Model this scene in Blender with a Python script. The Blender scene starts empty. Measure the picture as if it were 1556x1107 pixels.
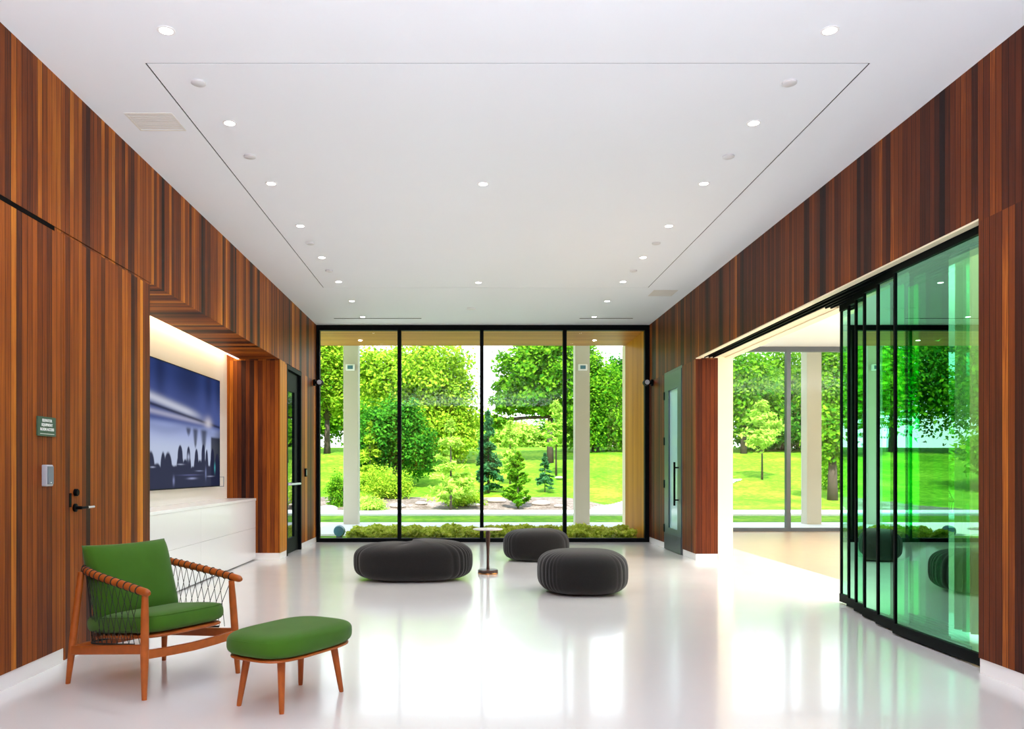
import bpy, bmesh, math, random
import numpy as np
from mathutils import Vector, Matrix, noise as mnoise
random.seed(7)
C = bpy.context.scene.collection
PI = math.pi
F = 1235.0
CAMZ = 1.2126
XL, XR, YB, H, HD = -2.555, 3.06, 13.74, 3.66, 2.72   # room: left, right, window wall, ceiling, header


# ------------------------------------------------------------------ mesh helpers
class MB:
    def __init__(s): s.v, s.f = [], []
    def add(s, vs, fs):
        n = len(s.v); s.v += [tuple(p) for p in vs]; s.f += [tuple(i + n for i in f) for f in fs]; return s
    def box(s, x0, y0, z0, x1, y1, z1):
        x0, x1 = sorted((x0, x1)); y0, y1 = sorted((y0, y1)); z0, z1 = sorted((z0, z1))
        return s.add([(x0,y0,z0),(x1,y0,z0),(x1,y1,z0),(x0,y1,z0),(x0,y0,z1),(x1,y0,z1),(x1,y1,z1),(x0,y1,z1)],
                     [(0,3,2,1),(4,5,6,7),(0,1,5,4),(1,2,6,5),(2,3,7,6),(3,0,4,7)])
    def bar(s, p0, p1, w, h, up=(0,0,1)):
        p0, p1, up = Vector(p0), Vector(p1), Vector(up)
        d = (p1 - p0).normalized(); a = d.cross(up)
        if a.length < 1e-4: a = d.cross(Vector((1,0,0)))
        a.normalize(); b = a.cross(d).normalized()
        vs = []
        for p in (p0, p1):
            for i, j in ((-1,-1),(1,-1),(1,1),(-1,1)): vs.append(p + a*i*w/2 + b*j*h/2)
        return s.add(vs, [(0,1,2,3),(7,6,5,4),(0,4,5,1),(1,5,6,2),(2,6,7,3),(3,7,4,0)])
    def tube(s, pts, r, n=10, cap=True, closed=False):
        pts = [Vector(p) for p in pts]; m = len(pts)
        rs = r if isinstance(r, (list, tuple)) else [r]*m
        vs, fs = [], []
        prev = None
        for i, p in enumerate(pts):
            if closed: d = pts[(i+1) % m] - pts[i-1]
            else: d = pts[min(i+1, m-1)] - pts[max(i-1, 0)]
            d.normalize()
            if prev is None:
                a = d.cross(Vector((0,0,1)))
                if a.length < .05: a = d.cross(Vector((1,0,0)))
            else: a = prev - d*prev.dot(d)
            a.normalize(); prev = a; b = d.cross(a)
            for k in range(n):
                t = 2*PI*k/n
                vs.append(p + (a*math.cos(t) + b*math.sin(t))*rs[i])
        for i in range(m if closed else m-1):
            j = (i+1) % m
            for k in range(n): fs.append((i*n+k, i*n+(k+1)%n, j*n+(k+1)%n, j*n+k))
        if cap and not closed:
            fs.append(tuple(range(n-1,-1,-1))); fs.append(tuple((m-1)*n+k for k in range(n)))
        return s.add(vs, fs)
    def lathe(s, prof, c=(0,0,0), n=32, axis='z'):
        vs, fs = [], []
        for r, z in prof:
            for k in range(n):
                t = 2*PI*k/n; p = (r*math.cos(t), r*math.sin(t), z)
                if axis == 'x': p = (p[2], p[0], p[1])
                if axis == 'y': p = (p[0], p[2], p[1])
                vs.append((c[0]+p[0], c[1]+p[1], c[2]+p[2]))
        m = len(prof)
        for i in range(m-1):
            for k in range(n): fs.append((i*n+k, i*n+(k+1)%n, (i+1)*n+(k+1)%n, (i+1)*n+k))
        fs.append(tuple(range(n-1,-1,-1))); fs.append(tuple((m-1)*n+k for k in range(n)))
        return s.add(vs, fs)
    def rings(s, rings):
        n = len(rings[0]); vs, fs = [], []
        for r in rings: vs += r
        for i in range(len(rings)-1):
            for k in range(n): fs.append((i*n+k, i*n+(k+1)%n, (i+1)*n+(k+1)%n, (i+1)*n+k))
        fs.append(tuple(range(n-1,-1,-1))); fs.append(tuple((len(rings)-1)*n+k for k in range(n)))
        return s.add(vs, fs)
    def xf(s, M): s.v = [tuple(M @ Vector(p)) for p in s.v]; return s
    def build(s, name, m, parent=None, smooth=False, bevel=0, sub=0, world=False):
        me = bpy.data.meshes.new(name)
        v = s.v
        if world and parent is not None:
            o0 = Vector((0,0,0)); q = parent
            while q: o0 += q.location; q = q.parent
            v = [(a-o0.x, b-o0.y, c-o0.z) for a, b, c in v]
        me.from_pydata(v, [], s.f); me.update()
        bm = bmesh.new(); bm.from_mesh(me); bmesh.ops.recalc_face_normals(bm, faces=bm.faces); bm.to_mesh(me); bm.free()
        if m: me.materials.append(m)
        o = bpy.data.objects.new(name, me); C.objects.link(o)
        if parent: o.parent = parent
        if bevel:
            b = o.modifiers.new('edge', 'BEVEL'); b.width = bevel; b.segments = 2; b.limit_method = 'ANGLE'
        if sub:
            b = o.modifiers.new('smooth', 'SUBSURF'); b.levels = sub; b.render_levels = sub
        if smooth:
            for p in me.polygons: p.use_smooth = True
            if smooth == 'angle':
                me.set_sharp_from_angle(angle=math.radians(35))
        return o

def tag(o, label, cat, group=None, kind=None):
    o['label'] = label; o['category'] = cat
    if group: o['group'] = group
    if kind: o['kind'] = kind
    return o
def thing(name, label, cat, loc=(0,0,0), rz=0, group=None):
    o = bpy.data.objects.new(name, None); C.objects.link(o); o.empty_display_size = .1
    o.location = loc; o.rotation_euler = (0,0,rz)
    return tag(o, label, cat, group)
def struct_empty(name, loc=(0,0,0)):
    o = bpy.data.objects.new(name, None); C.objects.link(o); o.location = loc; o['kind'] = 'structure'; return o
def struct(name, mb, m, **k):
    o = mb.build(name, m, **k)
    if o.parent is None: o['kind'] = 'structure'
    return o
def copy_tree(o, parent=None):
    c = o.copy(); C.objects.link(c)
    if parent: c.parent = parent
    for ch in list(o.children): copy_tree(ch, c)
    return c


# ------------------------------------------------------------------ materials
def new_mat(name):
    m = bpy.data.materials.new(name); m.use_nodes = True
    nt = m.node_tree; nt.nodes.clear()
    out = nt.nodes.new('ShaderNodeOutputMaterial')
    return m, nt, out
def N(nt, t, **k):
    n = nt.nodes.new(t)
    for a, b in k.items():
        if a == 'inp':
            for i, v in b.items(): n.inputs[i].default_value = v
        else: setattr(n, a, b)
    return n
def math_n(nt, op, a, b=None, c=None):
    n = nt.nodes.new('ShaderNodeMath'); n.operation = op
    for i, v in enumerate((a, b, c)):
        if v is None: continue
        if isinstance(v, (int, float)): n.inputs[i].default_value = v
        else: nt.links.new(v, n.inputs[i])
    return n.outputs[0]
def mix_col(nt, fac, a, b, blend='MIX'):
    n = nt.nodes.new('ShaderNodeMix'); n.data_type = 'RGBA'; n.blend_type = blend
    for i, v in ((0, fac), (6, a), (7, b)):
        if isinstance(v, (int, float)): n.inputs[i].default_value = v
        elif isinstance(v, tuple): n.inputs[i].default_value = (*v[:3], 1)
        else: nt.links.new(v, n.inputs[i])
    return n.outputs[2]
def plain(name, col, rough=.5, metal=0, spec=.5, noise=0, nscale=40, bump=0, emit=None, estr=0, coat=0, sheen=0):
    m, nt, out = new_mat(name)
    p = N(nt, 'ShaderNodeBsdfPrincipled')
    p.inputs['Base Color'].default_value = (*col, 1); p.inputs['Roughness'].default_value = rough
    p.inputs['Metallic'].default_value = metal; p.inputs['Specular IOR Level'].default_value = spec
    p.inputs['Coat Weight'].default_value = coat; p.inputs['Coat Roughness'].default_value = .08
    p.inputs['Sheen Weight'].default_value = sheen
    if emit: p.inputs['Emission Color'].default_value = (*emit, 1); p.inputs['Emission Strength'].default_value = estr
    if noise or bump:
        tc = N(nt, 'ShaderNodeTexCoord'); nz = N(nt, 'ShaderNodeTexNoise', inp={'Scale': nscale, 'Detail': 5})
        nt.links.new(tc.outputs['Object'], nz.inputs['Vector'])
        if noise:
            lo = tuple(c*(1-noise) for c in col); hi = tuple(min(1, c*(1+noise)) for c in col)
            nt.links.new(mix_col(nt, nz.outputs['Fac'], lo, hi), p.inputs['Base Color'])
        if bump:
            b = N(nt, 'ShaderNodeBump', inp={'Strength': bump, 'Distance': .01})
            nt.links.new(nz.outputs['Fac'], b.inputs['Height']); nt.links.new(b.outputs[0], p.inputs['Normal'])
    nt.links.new(p.outputs[0], out.inputs[0])
    return m
def emissive(name, col, s):
    m, nt, out = new_mat(name)
    e = N(nt, 'ShaderNodeEmission', inp={'Color': (*col, 1), 'Strength': s}); nt.links.new(e.outputs[0], out.inputs[0])
    return m
def boards(name, stops, width=.056, seed=0.0, rough=.45, groove=.07, split=True, spec=.10, group=.22, bumpd=.004):
    """vertical boards: each board a tone of its own, streaky grain, dark groove between"""
    m, nt, out = new_mat(name)
    L = nt.links.new
    g = N(nt, 'ShaderNodeNewGeometry')
    sp = N(nt, 'ShaderNodeSeparateXYZ'); L(g.outputs['Position'], sp.inputs[0])
    sn = N(nt, 'ShaderNodeSeparateXYZ'); L(g.outputs['True Normal'], sn.inputs[0])
    ny = math_n(nt, 'GREATER_THAN', math_n(nt, 'ABSOLUTE', sn.outputs[1]), .5)
    nz_ = math_n(nt, 'GREATER_THAN', math_n(nt, 'ABSOLUTE', sn.outputs[2]), .5)
    def sel(f, a, b):   # f ? b : a
        n = N(nt, 'ShaderNodeMix'); n.data_type = 'FLOAT'
        L(f, n.inputs[0]); L(a, n.inputs[2]); L(b, n.inputs[3]); return n.outputs[0]
    c = sel(ny, sp.outputs[1], sp.outputs[0])
    along = sel(nz_, sp.outputs[2], sp.outputs[0])
    cw = math_n(nt, 'DIVIDE', math_n(nt, 'ADD', c, 50.0), width)
    idn = math_n(nt, 'FLOOR', cw); fr = math_n(nt, 'FRACT', cw)
    if split:
        low = math_n(nt, 'LESS_THAN', sp.outputs[2], 2.70)
        sd = math_n(nt, 'MULTIPLY_ADD', low, 371.0, seed)
    else: sd = math_n(nt, 'ADD', 0.0, seed)
    ids = math_n(nt, 'ADD', idn, sd)
    wn = N(nt, 'ShaderNodeTexWhiteNoise', noise_dimensions='1D'); L(ids, wn.inputs['W'])
    ln = N(nt, 'ShaderNodeTexNoise', noise_dimensions='1D', inp={'Scale': group, 'Detail': 2}); L(ids, ln.inputs['W'])
    lv = math_n(nt, 'MULTIPLY_ADD', ln.outputs[0], 3.4, -1.2)
    cb = N(nt, 'ShaderNodeCombineXYZ')
    L(math_n(nt, 'MULTIPLY', c, 70.0), cb.inputs[0]); L(math_n(nt, 'MULTIPLY', along, 2.0), cb.inputs[1]); L(math_n(nt, 'MULTIPLY', ids, 3.7), cb.inputs[2])
    gr = N(nt, 'ShaderNodeTexNoise', inp={'Scale': 1.0, 'Detail': 6, 'Roughness': .6, 'Distortion': .6}); L(cb.outputs[0], gr.inputs['Vector'])
    c2 = N(nt, 'ShaderNodeCombineXYZ')
    L(math_n(nt, 'MULTIPLY', ids, .45), c2.inputs[0]); L(math_n(nt, 'MULTIPLY', along, .55), c2.inputs[1])
    pn = N(nt, 'ShaderNodeTexNoise', inp={'Scale': 1.0, 'Detail': 3}); L(c2.outputs[0], pn.inputs['Vector'])
    v = math_n(nt, 'MULTIPLY_ADD', wn.outputs['Value'], .42, .0)
    v = math_n(nt, 'MULTIPLY_ADD', lv, .46, v)
    v = math_n(nt, 'ADD', v, math_n(nt, 'MULTIPLY_ADD', pn.outputs[0], .60, -.24))
    v = math_n(nt, 'ADD', v, math_n(nt, 'MULTIPLY_ADD', gr.outputs[0], .55, -.275))
    rp = N(nt, 'ShaderNodeValToRGB'); L(v, rp.inputs[0])
    el = rp.color_ramp.elements
    el[0].position, el[0].color = stops[0][0], (*stops[0][1], 1)
    el[1].position, el[1].color = stops[-1][0], (*stops[-1][1], 1)
    for pos, col in stops[1:-1]:
        e = el.new(pos); e.color = (*col, 1)
    gv = math_n(nt, 'LESS_THAN', math_n(nt, 'ABSOLUTE', math_n(nt, 'SUBTRACT', fr, .5)), .5 - groove/2)
    col = mix_col(nt, gv, (stops[0][1][0]*.35, stops[0][1][1]*.35, stops[0][1][2]*.35), rp.outputs[0])
    p = N(nt, 'ShaderNodeBsdfPrincipled', inp={'Roughness': rough, 'Specular IOR Level': spec})
    L(col, p.inputs['Base Color'])
    b = N(nt, 'ShaderNodeBump', inp={'Strength': .6, 'Distance': bumpd})
    hgt = math_n(nt, 'MULTIPLY_ADD', gr.outputs[0], .1, gv); L(hgt, b.inputs['Height']); L(b.outputs[0], p.inputs['Normal'])
    L(p.outputs[0], out.inputs[0])
    return m
def glass(name, tint, ior=1.5, boost=1.0, tintref=(1,1,1)):
    m, nt, out = new_mat(name)
    t = N(nt, 'ShaderNodeBsdfTransparent', inp={'Color': (*tint, 1)})
    g = N(nt, 'ShaderNodeBsdfGlossy', inp={'Roughness': 0.0, 'Color': (*tintref, 1)})
    f = N(nt, 'ShaderNodeFresnel', inp={'IOR': ior})
    fac = math_n(nt, 'MINIMUM', math_n(nt, 'MULTIPLY', f.outputs[0], boost), 1.0)
    mx = N(nt, 'ShaderNodeMixShader'); nt.links.new(fac, mx.inputs[0])
    nt.links.new(t.outputs[0], mx.inputs[1]); nt.links.new(g.outputs[0], mx.inputs[2]); nt.links.new(mx.outputs[0], out.inputs[0])
    return m
def leaf_mat(name, lo, hi, trans=.45):
    m, nt, out = new_mat(name)
    g = N(nt, 'ShaderNodeNewGeometry')
    rp = N(nt, 'ShaderNodeValToRGB'); nt.links.new(g.outputs['Random Per Island'], rp.inputs[0])
    rp.color_ramp.elements[0].color = (*lo, 1); rp.color_ramp.elements[1].color = (*hi, 1)
    d = N(nt, 'ShaderNodeBsdfDiffuse'); t = N(nt, 'ShaderNodeBsdfTranslucent')
    nt.links.new(rp.outputs[0], d.inputs[0]); nt.links.new(rp.outputs[0], t.inputs[0])
    mx = N(nt, 'ShaderNodeMixShader', inp={0: trans})
    nt.links.new(d.outputs[0], mx.inputs[1]); nt.links.new(t.outputs[0], mx.inputs[2]); nt.links.new(mx.outputs[0], out.inputs[0])
    return m
def ground_mat(name, cols, scale, rough=.9, fine=25):
    m, nt, out = new_mat(name)
    tc = N(nt, 'ShaderNodeNewGeometry')
    a = N(nt, 'ShaderNodeTexNoise', inp={'Scale': scale, 'Detail': 4}); b = N(nt, 'ShaderNodeTexNoise', inp={'Scale': fine, 'Detail': 3})
    nt.links.new(tc.outputs['Position'], a.inputs['Vector']); nt.links.new(tc.outputs['Position'], b.inputs['Vector'])
    v = math_n(nt, 'MULTIPLY_ADD', b.outputs[0], .5, math_n(nt, 'MULTIPLY', a.outputs[0], .5))
    rp = N(nt, 'ShaderNodeValToRGB'); nt.links.new(v, rp.inputs[0])
    e = rp.color_ramp.elements
    e[0].position, e[0].color = .35, (*cols[0], 1); e[1].position, e[1].color = .65, (*cols[-1], 1)
    if len(cols) == 3: e.new(.5).color = (*cols[1], 1)
    p = N(nt, 'ShaderNodeBsdfPrincipled', inp={'Roughness': rough, 'Specular IOR Level': .1})
    nt.links.new(rp.outputs[0], p.inputs['Base Color']); nt.links.new(p.outputs[0], out.inputs[0])
    return m

wood_stops = [(.02,(.018,.008,.008)), (.24,(.062,.017,.009)), (.46,(.175,.039,.008)), (.70,(.33,.086,.011)), (.95,(.66,.24,.026))]
wood_stops_r = [(.02,(.016,.007,.008)), (.26,(.052,.014,.009)), (.52,(.112,.025,.010)), (.80,(.20,.047,.011)), (1.0,(.50,.15,.022))]
M = {}
M['wood_l'] = boards('stained_boards_left', wood_stops, seed=11.0)
M['wood_r'] = boards('stained_boards_right', wood_stops_r, seed=57.0)
M['wood_out'] = boards('pale_cedar_boards', [(.05,(.33,.115,.008)), (.5,(.52,.205,.014)), (.95,(.70,.32,.035))], width=.14, seed=5.0, split=False, groove=.05)
M['white'] = plain('white_paint', (.84,.84,.85), .55, noise=.02, nscale=3)
M['ceil'] = plain('ceiling_paint', (.83,.865,.92), .7, noise=.01, nscale=2)
M['cream'] = plain('cream_paint', (.88,.79,.58), .6, noise=.02, nscale=3)
M['niche'] = plain('niche_paint', (.88,.85,.79), .6, noise=.02, nscale=3)
M['base'] = plain('white_baseboard', (.85,.84,.84), .4)
M['lacquer'] = plain('white_lacquer', (.83,.84,.88), .25, coat=.3)
M['gap'] = plain('shadow_gap', (.004,.003,.003), .8, spec=.05)
M['groove'] = plain('ceiling_groove', (.015,.015,.018), .8)
M['black'] = plain('black_metal', (.003,.004,.005), .5, spec=.06)
M['steel'] = plain('brushed_steel', (.62,.64,.67), .28, metal=1)
M['grey'] = plain('grey_plastic', (.16,.19,.24), .4)
M['silver'] = plain('silver_plastic', (.42,.45,.5), .35)
M['dgrey'] = plain('dark_grey_steel', (.075,.09,.11), .35, metal=.3)
M['doorsteel'] = plain('blue_grey_door', (.045,.085,.105), .3)
M['green_sign'] = plain('green_sign', (.035,.085,.05), .5)
M['letters'] = plain('white_letters', (.8,.82,.8), .5)
M['teak'] = plain('oiled_teak', (.36,.088,.014), .4, spec=.3, noise=.35, nscale=18)
M['rope'] = plain('black_rope', (.012,.015,.013), .7)
M['velvet'] = plain('green_velvet', (.044,.128,.010), .85, noise=.18, nscale=7, sheen=.12, spec=.1)
M['pouf'] = plain('charcoal_fabric', (.0145,.0135,.0135), .9, noise=.2, nscale=60, bump=.1, sheen=.2, spec=.1)
M['tabletop'] = plain('table_laminate', (.60,.55,.55), .3)
M['walnut'] = plain('dark_walnut', (.055,.022,.013), .35, noise=.3, nscale=25)
M['copper'] = plain('copper', (.75,.36,.12), .25, metal=1)
M['vent'] = plain('vent_paint', (.72,.70,.66), .6)
M['disc'] = plain('sprinkler_cover', (.66,.66,.68), .5)
M['lens'] = emissive('downlight_lens', (1,.98,.95), 14)
M['cove'] = emissive('cove_light', (1,.78,.42), 6)
M['glass'] = glass('clear_glass', (.96,.99,.975), 1.4, .6)
M['green_glass'] = glass('green_tinted_glass', (.42,.93,.69), 1.75, 3.0, (.46,1.0,.70))
M['door_glass'] = glass('teal_glass', (.60,.86,.88), 1.6, 1.3)
M['reflect_pane'] = plain('teal_painted_reflection', (.42,.70,.74), .12, spec=.8)  # opaque pale teal, the bright outdoor reflection painted into the pane colour
M['edge'] = plain('green_glass_edge', (.03,.20,.13), .2)
M['curtain'] = leaf_mat('sheer_curtain', (.50,.43,.24), (.50,.43,.24), .35)
M['concrete'] = ground_mat('pale_concrete', [(.72,.71,.69),(.82,.80,.78)], .8)
M['lawn'] = ground_mat('lawn_grass', [(.060,.19,.006),(.14,.31,.012),(.30,.44,.03)], .45, fine=5)
M['bed'] = ground_mat('stony_bed', [(.10,.075,.052),(.20,.155,.13),(.34,.28,.25)], 2.0, fine=14)
M['bark'] = plain('bark', (.07,.05,.04), .9, noise=.4, nscale=6)
M['palebark'] = plain('pale_bark', (.55,.48,.38), .9, noise=.3, nscale=6)
M['stone'] = plain('boulder_stone', (.50,.44,.40), .9, noise=.3, nscale=5)
M['col'] = plain('column_paint', (.52,.48,.40), .6, noise=.03, nscale=2)
M['lf_bright'] = leaf_mat('leaves_yellow_green', (.14,.34,.012), (.55,.72,.06))
M['lf_mid'] = leaf_mat('leaves_mid_green', (.04,.22,.012), (.26,.52,.025))
M['lf_dark'] = leaf_mat('leaves_deep_green', (.012,.13,.015), (.12,.40,.03))
M['lf_blue'] = leaf_mat('needles_blue_green', (.02,.13,.05), (.12,.34,.12))
M['lf_pale'] = leaf_mat('leaves_pale_lime', (.30,.55,.06), (.62,.80,.16))
M['car_paint'] = plain('blue_car_paint', (.03,.16,.62), .25, coat=.6)
M['tyre'] = plain('tyre', (.02,.02,.02), .8)
M['bluegrey'] = plain('teal_fixture', (.05,.17,.24), .4)

# floor: glossy poured white
def floor_mat():
    m, nt, out = new_mat('poured_white_floor')
    g = N(nt, 'ShaderNodeNewGeometry')
    a = N(nt, 'ShaderNodeTexNoise', inp={'Scale': .7, 'Detail': 4}); nt.links.new(g.outputs['Position'], a.inputs['Vector'])
    b = N(nt, 'ShaderNodeTexNoise', inp={'Scale': 3.0, 'Detail': 2}); nt.links.new(g.outputs['Position'], b.inputs['Vector'])
    p = N(nt, 'ShaderNodeBsdfPrincipled', inp={'Specular IOR Level': .6, 'Coat Weight': .25, 'Coat Roughness': .05})
    nt.links.new(mix_col(nt, a.outputs[0], (.66,.645,.63), (.71,.695,.68)), p.inputs['Base Color'])
    nt.links.new(math_n(nt, 'MULTIPLY_ADD', b.outputs[0], .05, .15), p.inputs['Roughness'])
    nt.links.new(p.outputs[0], out.inputs[0]); return m
M['floor'] = floor_mat()
M['carpet'] = plain('taupe_carpet', (.30,.205,.115), .3, noise=.15, nscale=4)


# ------------------------------------------------------------------ room shell
AX1, AY0, AY1 = 12.2, 4.2, 16.1      # side room
struct('floor', MB().box(-3.6,-3.6,-.12, 4.12,13.80,0).box(3.45,13.80,-.12,4.12,16.1,0), M['floor'])
struct('floor_side_room', MB().box(4.12,AY0-.1,-.12, AX1+.1,16.1,0), M['carpet'])

# ceiling: border, recessed reveal, centre panel
cx0, cx1, cy0, cy1, gp = -1.944, 2.423, 4.89, 10.91, .010
mb = MB()
mb.box(-3.6,-3.6,H, 3.16,cy0,H+.05).box(-3.6,cy1,H, 3.16,YB+.06,H+.05).box(-3.6,cy0,H, cx0,cy1,H+.05).box(cx1,cy0,H, 3.16,cy1,H+.05)
mb.box(cx0+gp,cy0+gp,H, cx1-gp,cy1-gp,H+.05).box(-3.6,-3.6,H+.07, 3.16,YB+.06,H+.25)
struct('ceiling', mb, M['ceil'])
struct('trim_1', MB().box(cx0,cy0,H+.003, cx1,cy0+gp,H+.045).box(cx0,cy1-gp,H+.003, cx1,cy1,H+.045).box(cx0,cy0+gp,H+.003, cx0+gp,cy1-gp,H+.045).box(cx1-gp,cy0+gp,H+.003, cx1,cy1-gp,H+.045), M['groove'])
struct('ceiling_side_room', MB().box(3.16,AY0-.1,H, AX1+.1,16.2,H+.25), M['ceil'])

# left wall: header band, near panels, niche soffit and returns, far panels
NY0, NY1, NXB, SX = 6.53, 11.03, -3.27, -3.10
D1a, D1b = 5.14, 6.10
DLa, DLb = 11.47, 12.47
mb = MB()
mb.box(XL-.10,-3.6,HD, XL,YB,H)
mb.box(XL-.06,-3.6,.09, XL,D1a-.004,HD-.006)
mb.box(XL-.06,D1b+.004,.09, XL,NY0,HD-.006)
mb.box(NXB-.05,NY0-.06,.09, XL-.06,NY0,HD)               # near return of the niche
mb.box(SX,NY0,HD, XL-.10,NY1+.1,HD+.12)                    # soffit
mb.box(NXB-.05,NY1,.09, XL,NY1+.12,HD).box(NXB-.05,NY1,HD, XL-.10,NY1+.12,HD+.30)                    # far return facing the camera
mb.box(XL-.12,NY1+.12,.09, XL,DLa,HD)
mb.box(XL-.12,DLb,.09, XL,YB,HD)
struct('wall_left', mb, M['wood_l'])
struct('wall_niche', MB().box(NXB-.05,NY0-.06,0, NXB,NY1+.12,H-.1).box(NXB,NY0,HD+.25, XL-.10,NY1+.12,HD+.3), M['niche'])
struct('wall_left_backing', MB().box(XL-.16,-3.6,0, XL-.065,NY0-.07,HD).box(XL-.14,NY1+.125,0, XL-.125,DLa-.01,HD).box(XL-.14,DLb+.01,0, XL-.125,YB,HD)
       .box(XL-.20,-3.6,HD, XL-.105,NY0-.07,H).box(XL-.20,NY1+.125,HD+.13, XL-.105,YB,H), M['gap'])
struct('trim_2', MB().box(XL-.058,-3.6,HD-.030, XL+.002,5.02,HD-.002), M['gap'])     # dark slot over the near panel
mb = MB()
mb.box(XL-.05,-3.6,0, XL-.004,NY0,.09).box(NXB,NY1+.004,0, XL-.004,NY1+.12,.09).box(XL-.05,NY1+.12,0, XL-.004,DLa,.09).box(XL-.05,DLb,0, XL-.004,YB,.09)
struct('baseboard_left', mb, M['base'])

# right wall
OY0, OY1 = 4.87, 10.92
DRa, DRb = 11.59, 12.64
mb = MB()
mb.box(XR,-3.6,HD, XR+.06,YB,H)
mb.box(XR,-3.6,.09, XR+.30,OY0,HD)
mb.box(XR,OY1,.09, XR+.30,DRa,HD).box(XR,DRb,.09, XR+.30,YB,HD)
struct('wall_right', mb, M['wood_r'])
mb = MB()
mb.box(XR+.30,OY1,0, 3.56,16.1,HD).box(XR+.06,OY1,HD, 3.56,16.1,H).box(XR+.31,AY0,0, 3.56,OY0,H).box(XR+.06,OY0,HD+.14, 3.56,OY1,H)
mb.box(3.45,OY0,HD, 3.56,OY1,HD+.14).box(3.33,7.6,HD+.01, 3.45,OY1,HD+.14).box(XR+.06,OY0,HD+.02, 3.12,OY1,HD+.14)
mb.box(XR+.0,YB+.06,0, XR+.30,16.1,H)
struct('wall_right_jamb', mb, M['cream'])
struct('trim_3', MB().box(XR+.002,OY0,HD-.012, 3.12,OY1,HD+.02), M['cream'])
mb = MB()
mb.box(3.12,OY0,HD+.10, 3.45,7.6,HD+.13).box(3.12,7.6,HD+.10, 3.33,OY1,HD+.13)
for x, y_ in ((3.18,OY1),(3.24,OY1),(3.295,OY1),(3.345,7.6),(3.395,7.6)): mb.box(x-.006,OY0,HD, x+.006,y_,HD+.10)
struct('trim_4', mb, M['black'])                            # ceiling tracks of the sliding panels
mb = MB()
mb.box(XR+.006,-3.6,0, XR+.30,OY0-.004,.09).box(XR+.006,OY1+.006,0, XR+.30,DRa,.09).box(XR+.006,DRb,0, XR+.30,YB,.09)
struct('baseboard_right', mb, M['base'])
struct('wall_rear', MB().box(-3.6,-3.75,0, 3.56,-3.6,H), M['wood_r'])
mb = MB()
mb.box(3.56,AY0-.1,0, AX1+.1,AY0,H).box(AX1,AY0,0, AX1+.1,16.1,H)
struct('wall_side_room', mb, M['cream'])
struct('trim_5', MB().box(-3.6,13.80,3.60, 3.06,15.6,3.86), M['wood_out'])       # porch soffit
struct('trim_6', MB().box(XR-.04,YB+.10,0, XR-.001,15.6,3.60), M['wood_out'])    # porch side wall
struct('roof', MB().box(-3.7,-3.8,H+.26, 12.4,16.2,H+.5), M['white'])

# ------------------------------------------------------------------ window wall
w1 = struct_empty('window_1', (0,YB,0))
struct('window_frame', MB().box(XL,YB-.04,H-.09, XR,YB+.06,H).box(XL,YB-.04,0, XR,YB+.06,.065).box(XL,YB-.04,.065, XL+.055,YB+.06,H-.09).box(XR-.075,YB-.04,.065, XR,YB+.06,H-.09), M['black'], parent=w1, world=True)
mx = [-1.157, .234, 1.635]
for x in mx: struct('mullion', MB().box(x-.031,YB-.045,.065, x+.031,YB+.055,H-.09), M['black'], parent=w1, world=True)
xs = [XL+.055] + mx + [XR-.075]
for i in range(4):
    a, b = xs[i]+(.031 if i else 0), xs[i+1]-(.031 if i < 3 else 0)
    struct('pane', MB().add([(a,YB,.065),(b,YB,.065),(b,YB,H-.09),(a,YB,H-.09)], [(0,1,2,3)]), M['glass'], parent=w1, world=True)
# side room window
w2 = struct_empty('window_2', (3.56,AY1,0))
ms = [4.85, 6.35, 7.85, 9.35, 10.85]
struct('window_frame', MB().box(3.56,AY1,3.56, AX1,AY1+.1,H).box(3.56,AY1,0, AX1,AY1+.1,.07), M['dgrey'], parent=w2, world=True)
for x in ms: struct('mullion', MB().box(x-.04,AY1-.02,.07, x+.04,AY1+.1,3.56), M['dgrey'], parent=w2, world=True)
xs = [3.56] + ms + [AX1]
for i in range(6):
    a, b = xs[i]+(.04 if i else 0), xs[i+1]-(.04 if i < 5 else 0)
    struct('pane', MB().add([(a,AY1+.05,.07),(b,AY1+.05,.07),(b,AY1+.05,3.56),(a,AY1+.05,3.56)], [(0,1,2,3)]), M['glass'], parent=w2, world=True)

# ------------------------------------------------------------------ doors
d1 = struct_empty('door_1', (XL,D1a,0))       # flush timber door
struct('door_leaf', MB().box(XL-.055,D1a,.012, XL+.001,D1b,HD-.008), M['wood_l'], parent=d1, world=True)
hy = 5.276
lev = MB().lathe([(.027,0),(.027,.012),(.012,.016),(.011,.05)], (XL+.001,hy,.969), 20, 'x')
lev.tube([(XL+.048,hy-.008,.969),(XL+.052,hy+.03,.969),(XL+.052,hy+.075,.969)], .0085, 10)
hd = struct('door_handle', lev, M['black'], parent=d1, world=True, smooth='angle')
hd['label'] = 'black lever handle with a steel grip end'
o = MB().tube([(XL+.052,hy+.075,.969),(XL+.052,hy+.165,.969)], .0075, 10).build('grip', M['steel'], None, 'angle')
o.parent = hd; o.location = (-XL, -D1a, 0)
struct('deadbolt', MB().lathe([(.024,0),(.024,.018),(.02,.022)], (XL+.001,hy+.005,1.068), 20, 'x'), M['black'], parent=d1, world=True, smooth='angle')
struct('strike_plate', MB().box(XL+.001,5.205,.975, XL+.004,5.232,1.065), M['black'], parent=d1, world=True)

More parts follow.
